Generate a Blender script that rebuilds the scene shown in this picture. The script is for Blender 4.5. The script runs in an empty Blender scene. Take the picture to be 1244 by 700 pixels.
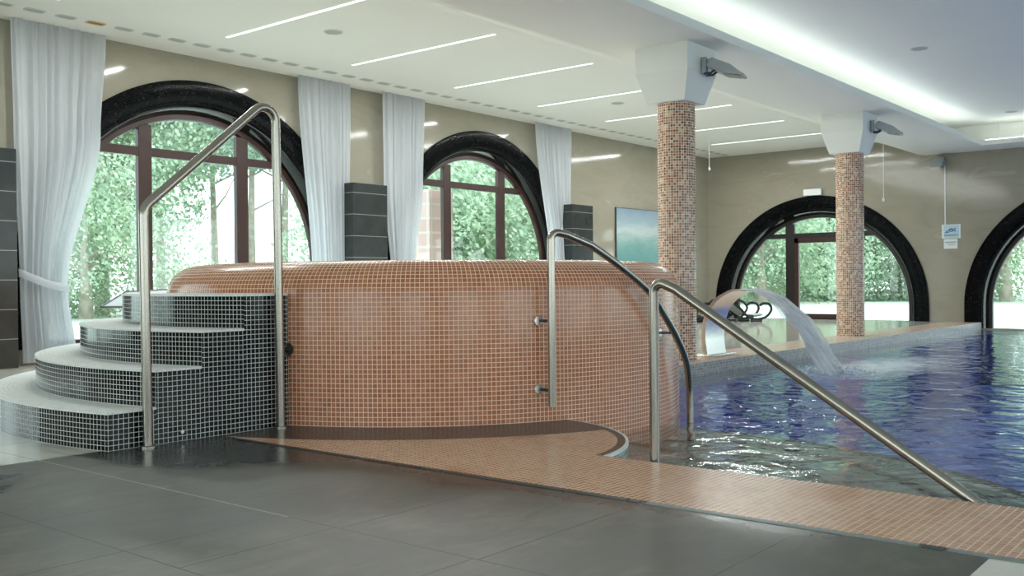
import bpy, bmesh, math, random
from mathutils import Vector, Matrix
random.seed(7)
PI = math.pi
SC = bpy.context.scene
COL = SC.collection

# ------------------------------------------------------------------ camera
def setup_camera():
    yaw, pitch, roll = math.radians(39.02), math.radians(-0.275), math.radians(-0.494)
    fwd = Vector((math.cos(yaw)*math.cos(pitch), math.sin(yaw)*math.cos(pitch), math.sin(pitch)))
    right = Vector((math.sin(yaw), -math.cos(yaw), 0)); up = right.cross(fwd)
    r2 = right*math.cos(roll) + up*math.sin(roll)
    u2 = -right*math.sin(roll) + up*math.cos(roll)
    m = Matrix((r2, u2, -fwd)).transposed().to_4x4()
    m.translation = Vector((0, 0, 0.85))
    cd = bpy.data.cameras.new('camera'); cd.sensor_width = 36; cd.lens = 1188.5*36/1244
    cd.clip_start = 0.05; cd.clip_end = 500
    o = bpy.data.objects.new('camera', cd); COL.objects.link(o); o.matrix_world = m
    SC.camera = o
setup_camera()

# ------------------------------------------------------------------ world, lights, exposure
SC.view_settings.view_transform = 'Standard'
SC.view_settings.look = 'None'
SC.view_settings.gamma = 1
SC.view_settings.use_curve_mapping = False
SC.view_settings.exposure = 0.38
W = bpy.data.worlds.new('overcast_sky'); SC.world = W; W.use_nodes = True
wn = W.node_tree.nodes; wl = W.node_tree.links
bg = wn['Background']
tc = wn.new('ShaderNodeTexCoord'); sx = wn.new('ShaderNodeSeparateXYZ'); cr = wn.new('ShaderNodeValToRGB')
wl.new(tc.outputs['Generated'], sx.inputs[0]); wl.new(sx.outputs['Z'], cr.inputs[0]); wl.new(cr.outputs[0], bg.inputs[0])
cr.color_ramp.elements[0].position = 0.0; cr.color_ramp.elements[0].color = (0.82, 0.95, 0.95, 1)
cr.color_ramp.elements[1].position = 0.7; cr.color_ramp.elements[1].color = (0.66, 0.82, 1.0, 1)
WORLD_STRENGTH = 2.7
bg.inputs[1].default_value = WORLD_STRENGTH
STRIP_WATT = 46       # area lamp in every ceiling strip
COVE_EMIT = 5.5
STRIP_EMIT = 0.85
def sun():
    l = bpy.data.lights.new('sun', 'SUN'); l.energy = 2.2; l.angle = math.radians(25); l.color = (1, 0.96, 0.88)
    o = bpy.data.objects.new('sun', l); COL.objects.link(o); o.rotation_euler = (math.radians(28), 0, math.radians(60))
sun()

# ------------------------------------------------------------------ material helpers
class NT:
    def __init__(s, name):
        s.m = bpy.data.materials.new(name); s.m.use_nodes = True
        s.t = s.m.node_tree; s.n = s.t.nodes; s.l = s.t.links
        s.b = s.n['Principled BSDF']; s.out = s.n['Material Output']
    def new(s, k): return s.n.new('ShaderNode'+k)
    def put(s, v, sock):
        if isinstance(v, bpy.types.NodeSocket): s.l.new(v, sock)
        else: sock.default_value = v
    def math(s, op, a, b=0.0, c=None):
        n = s.new('Math'); n.operation = op; s.put(a, n.inputs[0]); s.put(b, n.inputs[1])
        if c is not None: s.put(c, n.inputs[2])
        return n.outputs[0]
    def mix(s, f, a, b):
        n = s.new('Mix'); n.data_type = 'RGBA'; s.put(f, n.inputs[0]); s.put(a, n.inputs[6]); s.put(b, n.inputs[7]); return n.outputs[2]
    def noise(s, vec, scale, detail=3, rough=0.5, dist=0.0):
        n = s.new('TexNoise'); n.inputs['Scale'].default_value = scale; n.inputs['Detail'].default_value = detail
        n.inputs['Roughness'].default_value = rough; n.inputs['Distortion'].default_value = dist
        if vec is not None: s.l.new(vec, n.inputs['Vector'])
        return n.outputs['Fac']
    def ramp(s, f, stops, const=False):
        n = s.new('ValToRGB'); s.put(f, n.inputs[0]); r = n.color_ramp
        if const: r.interpolation = 'CONSTANT'
        while len(r.elements) < len(stops): r.elements.new(0.5)
        for e, (p, c) in zip(r.elements, stops): e.position = p; e.color = c4(c)
        return n.outputs[0]
    def sep(s, vec):
        n = s.new('SeparateXYZ'); s.l.new(vec, n.inputs[0]); return n.outputs
    def comb(s, x, y, z=0.0):
        n = s.new('CombineXYZ'); s.put(x, n.inputs[0]); s.put(y, n.inputs[1]); s.put(z, n.inputs[2]); return n.outputs[0]
    def bump(s, h, strength, dist=0.01):
        n = s.new('Bump'); s.put(h, n.inputs['Height']); n.inputs['Strength'].default_value = strength
        n.inputs['Distance'].default_value = dist; s.l.new(n.outputs[0], s.b.inputs['Normal']); return n.outputs[0]
    def coord(s, k='Object'):
        return s.new('TexCoord').outputs[k]
    def schlick(s, f0, normal=None):
        lw = s.new('LayerWeight'); lw.inputs['Blend'].default_value = 0.5
        if normal is not None: s.l.new(normal, lw.inputs['Normal'])
        return s.math('ADD', f0, s.math('MULTIPLY', s.math('POWER', lw.outputs['Facing'], 5.0), 1-f0))
    def scale(s, vec, x, y, z):
        n = s.new('Mapping'); s.l.new(vec, n.inputs[0]); n.inputs['Scale'].default_value = (x, y, z); return n.outputs[0]
def c4(c): return (c[0], c[1], c[2], 1) if len(c) == 3 else c
def srgb(r, g, b):
    f = lambda v: (v/255/12.92) if v/255 <= 0.04045 else ((v/255+0.055)/1.055)**2.4
    return (f(r), f(g), f(b), 1)
def simple(name, col, rough=0.5, metal=0.0, spec=0.5, var=0.0, vscale=8.0, bump=0.0):
    t = NT(name); t.b.inputs['Roughness'].default_value = rough; t.b.inputs['Metallic'].default_value = metal
    t.b.inputs['Specular IOR Level'].default_value = spec
    c = c4(col)
    if var > 0:
        f = t.noise(t.coord(), vscale, 4)
        lo = tuple(v*(1-var) for v in c[:3]); hi = tuple(min(1, v*(1+var)) for v in c[:3])
        t.put(t.ramp(f, [(0.3, lo), (0.7, hi)]), t.b.inputs['Base Color'])
        if bump: t.bump(f, bump)
    else: t.b.inputs['Base Color'].default_value = c
    return t.m
def emis(name, col, s):
    t = NT(name); t.b.inputs['Base Color'].default_value = c4(col); t.b.inputs['Emission Color'].default_value = c4(col)
    t.b.inputs['Emission Strength'].default_value = s; return t.m

PITCH = 0.0286
def mosaic_core(t, pitch, gw, stops, grout, rough, grough=0.7, uv=None, bumps=0.35):
    """square glass tiles with pale joints; returns (colour, tile mask)"""
    v = uv if uv is not None else t.coord('UV')
    o = t.sep(v)
    u = t.math('DIVIDE', o[0], pitch); w = t.math('DIVIDE', o[1], pitch)
    fu, fw = t.math('FRACT', u), t.math('FRACT', w)
    du = t.math('SUBTRACT', 0.5, t.math('ABSOLUTE', t.math('SUBTRACT', fu, 0.5)))
    dw = t.math('SUBTRACT', 0.5, t.math('ABSOLUTE', t.math('SUBTRACT', fw, 0.5)))
    d = t.math('MINIMUM', du, dw)
    n = t.new('MapRange'); t.put(d, n.inputs[0]); n.inputs[1].default_value = gw*0.6; n.inputs[2].default_value = gw*1.3
    mask = n.outputs[0]
    cell = t.comb(t.math('FLOOR', u), t.math('FLOOR', w), 0.0)
    wn_ = t.new('TexWhiteNoise'); wn_.noise_dimensions = '3D'; t.l.new(cell, wn_.inputs[0])
    tile = t.ramp(wn_.outputs['Value'], stops)
    col = t.mix(mask, c4(grout), tile)
    t.put(t.math('ADD', grough, t.math('MULTIPLY', mask, rough-grough)), t.b.inputs['Roughness'])
    h = t.math('ADD', mask, t.math('MULTIPLY', wn_.outputs['Value'], 0.12))
    t.bump(h, bumps, 0.0015)
    return col, mask, wn_.outputs['Value']
def mosaic(name, stops, grout, rough=0.2, gw=0.06, pitch=PITCH, bumps=0.35, spec=0.5):
    t = NT(name); col, m, r = mosaic_core(t, pitch, gw, stops, grout, rough, bumps=bumps)
    t.put(col, t.b.inputs['Base Color']); t.b.inputs['Specular IOR Level'].default_value = spec
    return t.m

M = {}
M['tub'] = mosaic('terracotta_mosaic', [(0, srgb(164, 98, 66)), (0.5, srgb(176, 108, 74)), (1, srgb(188, 120, 84))], srgb(250, 218, 190), 0.2, 0.07, bumps=0.15)
M['black'] = mosaic('black_mosaic', [(0, srgb(3, 5, 6)), (0.6, srgb(9, 13, 14)), (0.93, srgb(20, 27, 30)), (1, srgb(44, 54, 58))], srgb(226, 228, 224), 0.12, 0.055, bumps=0.08, spec=0.35)
M['tread'] = mosaic('pale_tread_mosaic', [(0, srgb(232, 234, 231)), (1, srgb(246, 247, 245))], srgb(214, 216, 212), 0.5, 0.05, bumps=0.0, spec=0.15)
M['column'] = mosaic('brown_mosaic', [(0, srgb(92, 54, 36)), (0.22, srgb(138, 84, 54)), (0.5, srgb(172, 116, 80)), (0.75, srgb(198, 156, 122)), (0.9, srgb(214, 188, 160)), (1, srgb(112, 78, 60))], srgb(232, 222, 204), 0.2, 0.085, bumps=0.15)
M['arch'] = mosaic('black_glass_mosaic', [(0, srgb(2, 3, 3)), (0.85, srgb(6, 8, 9)), (1, srgb(26, 29, 30))], srgb(12, 14, 14), 0.13, 0.06, pitch=0.03, bumps=0.10, spec=0.1)
M['blue'] = mosaic('blue_pool_mosaic', [(0, srgb(40, 76, 184)), (0.5, srgb(50, 90, 196)), (1, srgb(68, 108, 206))], srgb(120, 150, 214), 0.3, 0.05, pitch=0.05)
M['coping_face'] = mosaic('grey_coping_mosaic', [(0, srgb(96, 98, 96)), (0.5, srgb(130, 130, 124)), (1, srgb(160, 156, 148))], srgb(190, 188, 180), 0.3, 0.07)
M['coping_top'] = mosaic('pinkish_coping_mosaic', [(0, srgb(176, 144, 124)), (1, srgb(206, 178, 158))], srgb(214, 198, 184), 0.22, 0.06)
M['steel'] = simple('brushed_steel', (0.40, 0.37, 0.32), 0.24, 1.0)
M['steel_dark'] = simple('dark_steel_flange', (0.10, 0.10, 0.09), 0.3, 1.0)
M['steel_bright'] = simple('polished_steel', (0.80, 0.80, 0.78), 0.24, 1.0)
M['ceiling'] = simple('white_plaster', srgb(232, 233, 226), 0.75, var=0.01, vscale=1.5)
M['wood'] = simple('brown_window_wood', srgb(56, 33, 27), 0.35, var=0.18, vscale=6)
M['wood_dark'] = simple('dark_window_wood', srgb(30, 22, 19), 0.4, var=0.15, vscale=6)
M['black_lacquer'] = simple('black_reveal', srgb(14, 14, 14), 0.12)
M['strip'] = emis('ceiling_strip_glow', (0.97, 1.0, 0.98), STRIP_EMIT)
M['cove'] = emis('cove_strip_glow', (0.93, 1.0, 1.0), COVE_EMIT)
M['white_plastic'] = simple('white_plastic', srgb(226, 228, 224), 0.4)
M['grey_metal'] = simple('grey_lamp_housing', srgb(158, 165, 168), 0.4)
M['dark_metal'] = simple('dark_lamp_bracket', srgb(62, 70, 74), 0.4, 0.3)
M['lens'] = simple('lamp_glass', srgb(176, 188, 192), 0.1)
M['vent_grey'] = simple('grey_vent_slot', srgb(172, 174, 168), 0.6)
M['vent_frame'] = simple('pale_vent_frame', srgb(200, 204, 198), 0.6)
M['vent_amber'] = simple('amber_vent_slot', srgb(160, 112, 52), 0.6)
M['vent_amber_frame'] = simple('stained_vent_frame', srgb(214, 186, 140), 0.6)
M['black_tube'] = simple('black_lounger_tube', srgb(16, 20, 22), 0.25)
M['sling'] = simple('pale_sling', srgb(196, 200, 196), 0.7)
M['panel_grey'] = simple('pale_grey_panel', srgb(178, 184, 182), 0.5)
M['panel_edge'] = simple('dark_grey_edge', srgb(66, 70, 70), 0.4)
M['blue_ink'] = simple('dark_blue_ink', srgb(52, 84, 140), 0.5)
M['blue_sign'] = simple('pale_blue_sign_print', srgb(176, 202, 214), 0.45)
M['sign_white'] = simple('white_sign_board', srgb(218, 224, 220), 0.45)
M['grey_ink'] = simple('grey_ink', srgb(110, 124, 128), 0.5)
M['bark'] = simple('bark', srgb(168, 158, 142), 0.9, var=0.25, vscale=5)

def m_wall():
    t = NT('polished_beige_stucco'); co = t.coord()
    f1 = t.noise(t.scale(co, 0.5, 0.5, 1.3), 1.6, 5, 0.6, 1.6)
    c = t.ramp(f1, [(0.3, srgb(146, 140, 124)), (0.5, srgb(154, 148, 132)), (0.64, srgb(150, 144, 128)), (0.7, srgb(164, 158, 143)), (0.76, srgb(152, 146, 130))])
    t.put(c, t.b.inputs['Base Color']); t.b.inputs['Roughness'].default_value = 0.09
    t.b.inputs['Specular IOR Level'].default_value = 0.45
    t.bump(t.noise(co, 2.5, 3), 0.015, 0.02)
    return t.m
M['wall'] = m_wall()

def m_darktile():
    t = NT('black_slab_tiles'); o = t.sep(t.coord('UV'))
    f = t.math('FRACT', t.math('DIVIDE', o[1], 0.31))
    d = t.math('SUBTRACT', 0.5, t.math('ABSOLUTE', t.math('SUBTRACT', f, 0.5)))
    k = t.math('GREATER_THAN', d, 0.012)
    n = t.noise(t.coord(), 3, 5, 0.6)
    base = t.ramp(n, [(0.3, srgb(36, 41, 41)), (0.7, srgb(52, 57, 55))])
    t.put(t.mix(k, srgb(140, 145, 142), base), t.b.inputs['Base Color']); t.b.inputs['Roughness'].default_value = 0.22
    return t.m
M['darktile'] = m_darktile()

def m_grey_floor():
    """large grey slabs with hand-laid joints, worn and partly wet"""
    t = NT('grey_slab_floor'); co = t.coord(); o = t.sep(co); x, y = o[0], o[1]
    def line(v, at, w): return t.math('LESS_THAN', t.math('ABSOLUTE', t.math('SUBTRACT', v, at)), w)
    def rng(v, a, b): return t.math('MULTIPLY', t.math('GREATER_THAN', v, a), t.math('LESS_THAN', v, b))
    segs = []
    for xa in (2.265, 1.65, 1.03, 0.41, -0.2): segs.append(line(x, xa, 0.0035))
    for (x0, x1, ys) in ((2.265, 3.3, (1.98, 1.33, 2.62, 3.27, 3.92, 4.5)), (1.65, 2.265, (4.2, 3.58, 2.95, 2.64, 2.0, 1.4)),
                         (0.41, 1.65, (4.2, 3.58, 2.95, 2.3, 1.7))):
        for ya in ys: segs.append(t.math('MULTIPLY', line(y, ya, 0.0035), rng(x, x0, x1)))
    j = segs[0]
    for s in segs[1:]: j = t.math('MAXIMUM', j, s)
    white = t.math('MULTIPLY', line(x, 2.265, 0.0035), t.math('GREATER_THAN', y, 2.9))
    n1 = t.noise(co, 1.1, 6, 0.62, 0.6); n2 = t.noise(t.scale(co, 1, 2.6, 1), 3.2, 6, 0.65, 0.8)
    base = t.ramp(t.math('ADD', t.math('MULTIPLY', n1, 0.5), t.math('MULTIPLY', n2, 0.5)),
                  [(0.38, srgb(52, 52, 46)), (0.5, srgb(76, 74, 65)), (0.6, srgb(102, 98, 86))])
    # wet patch by the stairs and the rail: distance to a bent line plus noise
    dx = t.math('DIVIDE', t.math('SUBTRACT', x, 3.0), 0.50); dy = t.math('DIVIDE', t.math('SUBTRACT', y, 4.45), 0.62)
    dist = t.math('SQRT', t.math('ADD', t.math('MULTIPLY', dx, dx), t.math('MULTIPLY', dy, dy)))
    dist = t.math('ADD', dist, t.math('MULTIPLY', t.math('SUBTRACT', t.noise(t.scale(co, 1, 0.6, 1), 1.7, 2, 0.4), 0.5), 1.6))
    dxb = t.math('DIVIDE', t.math('SUBTRACT', x, 1.6), 0.45); dyb = t.math('DIVIDE', t.math('SUBTRACT', y, 4.45), 0.3)
    distb = t.math('SQRT', t.math('ADD', t.math('MULTIPLY', dxb, dxb), t.math('MULTIPLY', dyb, dyb)))
    distb = t.math('ADD', distb, t.math('MULTIPLY', t.math('SUBTRACT', t.noise(co, 3.1, 3), 0.5), 1.4))
    dist = t.math('MINIMUM', dist, t.math('ADD', distb, 0.12))
    mr = t.new('MapRange'); t.put(dist, mr.inputs[0]); mr.inputs[1].default_value = 1.2; mr.inputs[2].default_value = 0.95
    wet = mr.outputs[0]
    d2 = t.math('ADD', t.math('ABSOLUTE', t.math('SUBTRACT', x, 3.2)), t.math('MULTIPLY', t.noise(co, 1.6, 2, 0.4), 0.35))
    mr2 = t.new('MapRange'); t.put(d2, mr2.inputs[0]); mr2.inputs[1].default_value = 0.40; mr2.inputs[2].default_value = 0.22
    wet = t.math('MAXIMUM', wet, t.math('MULTIPLY', mr2.outputs[0], t.math('GREATER_THAN', y, 1.2)))
    dark = t.mix(wet, base, t.mix(0.72, base, srgb(16, 17, 17)))
    col = t.mix(j, dark, srgb(20, 20, 19)); col = t.mix(white, col, srgb(150, 146, 134))
    t.put(col, t.b.inputs['Base Color'])
    rr = t.math('SUBTRACT', t.math('ADD', 0.30, t.math('MULTIPLY', n2, 0.22)), t.math('MULTIPLY', wet, 0.16))
    t.put(rr, t.b.inputs['Roughness']); t.b.inputs['Specular IOR Level'].default_value = 0.45
    t.bump(n2, 0.08, 0.01)
    return t.m
M['grey_floor'] = m_grey_floor()

def m_beige_floor():
    t = NT('beige_slab_floor'); co = t.coord(); o = t.sep(co)
    def jt(v, p, off):
        f = t.math('FRACT', t.math('DIVIDE', t.math('ADD', v, off), p))
        return t.math('LESS_THAN', t.math('SUBTRACT', 0.5, t.math('ABSOLUTE', t.math('SUBTRACT', f, 0.5))), 0.004)
    j = t.math('MAXIMUM', jt(o[0], 0.62, 0.22), jt(o[1], 0.62, 0.12))
    n = t.noise(co, 2.0, 6, 0.6, 0.5)
    base = t.ramp(n, [(0.3, srgb(206, 202, 190)), (0.7, srgb(222, 218, 206))])
    t.put(t.mix(j, base, srgb(150, 144, 128)), t.b.inputs['Base Color'])
    t.b.inputs['Roughness'].default_value = 0.09
    return t.m
M['beige_floor'] = m_beige_floor()

def m_deck():
    t = NT('pink_deck_mosaic'); co = t.coord(); o = t.sep(co); x, y = o[0], o[1]
    col, mask, rnd = mosaic_core(t, PITCH, 0.075, [(0, srgb(176, 124, 92)), (0.5, srgb(194, 142, 108)), (1, srgb(208, 160, 126))], srgb(236, 208, 182), 0.24, bumps=0.0)
    n = t.noise(co, 2.2, 4)
    mr = t.new('MapRange'); t.put(n, mr.inputs[0]); mr.inputs[1].default_value = 0.6; mr.inputs[2].default_value = 0.72
    col = t.mix(t.math('MULTIPLY', mr.outputs[0], 0.45), col, srgb(176, 100, 58))
    def rad(cx, cy):
        a = t.math('SUBTRACT', x, cx); b = t.math('SUBTRACT', y, cy)
        return t.math('SQRT', t.math('ADD', t.math('MULTIPLY', a, a), t.math('MULTIPLY', b, b)))
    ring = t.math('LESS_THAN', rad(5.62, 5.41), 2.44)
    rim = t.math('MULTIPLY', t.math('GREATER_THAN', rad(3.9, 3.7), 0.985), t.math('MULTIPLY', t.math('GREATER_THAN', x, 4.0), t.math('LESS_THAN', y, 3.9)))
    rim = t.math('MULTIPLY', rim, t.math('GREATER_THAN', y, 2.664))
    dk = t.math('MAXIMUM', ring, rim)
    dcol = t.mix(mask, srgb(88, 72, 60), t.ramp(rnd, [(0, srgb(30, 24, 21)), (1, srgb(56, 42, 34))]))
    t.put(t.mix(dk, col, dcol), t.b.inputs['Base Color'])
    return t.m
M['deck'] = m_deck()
M['rimside'] = mosaic('grey_green_glass_mosaic', [(0, srgb(96, 116, 112)), (1, srgb(150, 168, 162))], srgb(196, 204, 198), 0.2, 0.06)

def m_poolstep():
    """grey-green step tiles under water, dark nosing lines cut into slabs"""
    t = NT('grey_green_step_tiles'); o = t.sep(t.coord('UV'))   # u along the arc, v across the tread
    col, mask, rnd = mosaic_core(t, 0.05, 0.06, [(0, srgb(92, 106, 98)), (1, srgb(120, 134, 122))], srgb(134, 148, 138), 0.4, bumps=0.2)
    f = t.math('FRACT', t.math('DIVIDE', o[0], 0.72))
    d = t.math('LESS_THAN', f, 0.09)
    e = t.math('LESS_THAN', o[1], 0.09)
    t.put(t.mix(t.math('MAXIMUM', d, e), col, srgb(18, 22, 22)), t.b.inputs['Base Color'])
    return t.m
M['poolstep'] = m_poolstep()

def m_water(name, foam=True):
    t = NT(name); co = t.coord()
    a = t.scale(co, 1.0, 1.0, 1.0)
    n1 = t.noise(a, 2.0, 2, 0.5, 0.6); n2 = t.noise(a, 6.5, 2, 0.5, 0.5); n3 = t.noise(a, 20, 1, 0.5)
    h = t.math('ADD', t.math('ADD', n1, t.math('MULTIPLY', n2, 0.26)), t.math('MULTIPLY', n3, 0.014))
    bm_ = t.new('Bump'); t.put(h, bm_.inputs['Height']); bm_.inputs['Strength'].default_value = 1.0; bm_.inputs['Distance'].default_value = WAVE
    fr = t.schlick(0.025, bm_.outputs[0])
    gl = t.new('BsdfGlossy'); gl.inputs['Roughness'].default_value = 0.01; t.l.new(bm_.outputs[0], gl.inputs['Normal'])
    tr = t.new('BsdfTransparent'); tr.inputs[0].default_value = (0.88, 0.96, 0.99, 1)
    mx = t.new('MixShader'); t.l.new(fr, mx.inputs[0]); t.l.new(tr.outputs[0], mx.inputs[1]); t.l.new(gl.outputs[0], mx.inputs[2])
    last = mx.outputs[0]
    if foam:
        o = t.sep(co)
        dx = t.math('MULTIPLY', t.math('SUBTRACT', o[0], 11.3), 0.34); dy = t.math('MULTIPLY', t.math('SUBTRACT', o[1], 3.75), 1.0)
        d = t.math('SQRT', t.math('ADD', t.math('MULTIPLY', dx, dx), t.math('MULTIPLY', dy, dy)))
        d = t.math('ADD', d, t.math('MULTIPLY', t.noise(co, 5, 5, 0.7), 0.9))
        mr = t.new('MapRange'); t.put(d, mr.inputs[0]); mr.inputs[1].default_value = 1.15; mr.inputs[2].default_value = 0.55
        mr.inputs[4].default_value = 0.75
        df = t.new('BsdfDiffuse'); df.inputs[0].default_value = (0.75, 0.82, 0.86, 1)
        m2 = t.new('MixShader'); t.l.new(mr.outputs[0], m2.inputs[0]); t.l.new(last, m2.inputs[1]); t.l.new(df.outputs[0], m2.inputs[2]); last = m2.outputs[0]
    t.l.new(last, t.out.inputs[0]); return t.m
WAVE = 0.034
M['water'] = m_water('pool_water_surface')
def m_fall():
    t = NT('falling_water'); co = t.coord('UV')
    n = t.noise(t.scale(co, 26, 3.0, 1), 1.0, 4, 0.6)
    df = t.new('BsdfDiffuse'); df.inputs[0].default_value = (0.86, 0.9, 0.92, 1)
    tl = t.new('BsdfTranslucent'); tl.inputs[0].default_value = (0.9, 0.93, 0.95, 1)
    gl = t.new('BsdfGlossy'); gl.inputs['Roughness'].default_value = 0.08
    bp = t.new('Bump'); t.put(n, bp.inputs['Height']); bp.inputs['Distance'].default_value = 0.03; t.l.new(bp.outputs[0], gl.inputs['Normal'])
    a1 = t.new('MixShader'); a1.inputs[0].default_value = 0.5; t.l.new(df.outputs[0], a1.inputs[1]); t.l.new(tl.outputs[0], a1.inputs[2])
    a2 = t.new('MixShader'); a2.inputs[0].default_value = 0.3; t.l.new(a1.outputs[0], a2.inputs[1]); t.l.new(gl.outputs[0], a2.inputs[2])
    tr = t.new('BsdfTransparent')
    a3 = t.new('MixShader'); t.put(t.ramp(n, [(0.38, (0.5,)*3), (0.62, (0.04,)*3)]), a3.inputs[0]); t.l.new(a2.outputs[0], a3.inputs[1]); t.l.new(tr.outputs[0], a3.inputs[2])
    t.l.new(a3.outputs[0], t.out.inputs[0]); return t.m
M['fall'] = m_fall()
def m_glass():
    t = NT('window_glass'); tr = t.new('BsdfTransparent'); tr.inputs[0].default_value = (0.95, 0.98, 0.97, 1)
    gl = t.new('BsdfGlossy'); gl.inputs['Roughness'].default_value = 0.02
    fr = t.schlick(0.04)
    mx = t.new('MixShader'); t.l.new(fr, mx.inputs[0]); t.l.new(tr.outputs[0], mx.inputs[1]); t.l.new(gl.outputs[0], mx.inputs[2])
    t.l.new(mx.outputs[0], t.out.inputs[0]); return t.m
M['glass'] = m_glass()
def m_curtain():
    t = NT('sheer_white_fabric'); df = t.new('BsdfDiffuse'); df.inputs[0].default_value = (0.62, 0.65, 0.68, 1)
    tl = t.new('BsdfTranslucent'); tl.inputs[0].default_value = (0.84, 0.87, 0.90, 1)
    tr = t.new('BsdfTransparent')
    a = t.new('MixShader'); a.inputs[0].default_value = 0.42; t.l.new(df.outputs[0], a.inputs[1]); t.l.new(tl.outputs[0], a.inputs[2])
    b = t.new('MixShader'); b.inputs[0].default_value = 0.06; t.l.new(a.outputs[0], b.inputs[1]); t.l.new(tr.outputs[0], b.inputs[2])
    t.l.new(b.outputs[0], t.out.inputs[0]); return t.m
M['curtain'] = m_curtain()
def m_picture():
    t = NT('sea_print'); o = t.sep(t.coord('UV')); co = t.coord('UV')
    n = t.noise(t.scale(co, 1.2, 3, 1), 1.6, 5, 0.6, 0.6)
    z = t.math('ADD', o[1], t.math('MULTIPLY', t.math('SUBTRACT', n, 0.5), 0.45))
    c = t.ramp(t.math('DIVIDE', t.math('SUBTRACT', z, 1.0), 1.4), [(0.0, srgb(70, 128, 124)), (0.3, srgb(86, 140, 136)), (0.5, srgb(124, 160, 156)), (0.66, srgb(180, 192, 190)), (0.78, srgb(150, 168, 178)), (1.0, srgb(128, 148, 166))])
    t.put(c, t.b.inputs['Base Color']); t.b.inputs['Roughness'].default_value = 0.3; return t.m
M['picture'] = m_picture()
def m_leaf(name, a, b):
    t = NT(name); oi = t.new('ObjectInfo'); gi = t.new('NewGeometry')
    c = t.mix(gi.outputs['Random Per Island'], c4(a), c4(b))
    df = t.new('BsdfDiffuse'); t.put(c, df.inputs[0]); tl = t.new('BsdfTranslucent'); t.put(c, tl.inputs[0])
    mx = t.new('MixShader'); mx.inputs[0].default_value = 0.4; t.l.new(df.outputs[0], mx.inputs[1]); t.l.new(tl.outputs[0], mx.inputs[2])
    t.l.new(mx.outputs[0], t.out.inputs[0]); return t.m
M['leaf1'] = m_leaf('pale_green_leaves', srgb(150, 176, 148), srgb(210, 222, 194))  # outdoor haze is put into the colour: greens paled and greyed
M['leaf2'] = m_leaf('cool_green_leaves', srgb(140, 168, 150), srgb(198, 214, 194))  # cooler green, also lightened in place of a hazy veil
M['ground'] = simple('pale_pavement_and_lawn', srgb(206, 212, 196), 0.9, var=0.08, vscale=0.4)
M['lawn'] = simple('lawn', srgb(150, 182, 130), 0.9, var=0.2, vscale=1.0)
M['brick'] = mosaic('pale_red_brick', [(0, srgb(214, 176, 166)), (1, srgb(226, 196, 186))], srgb(224, 212, 200), 0.8, 0.08, pitch=0.25)

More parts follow.
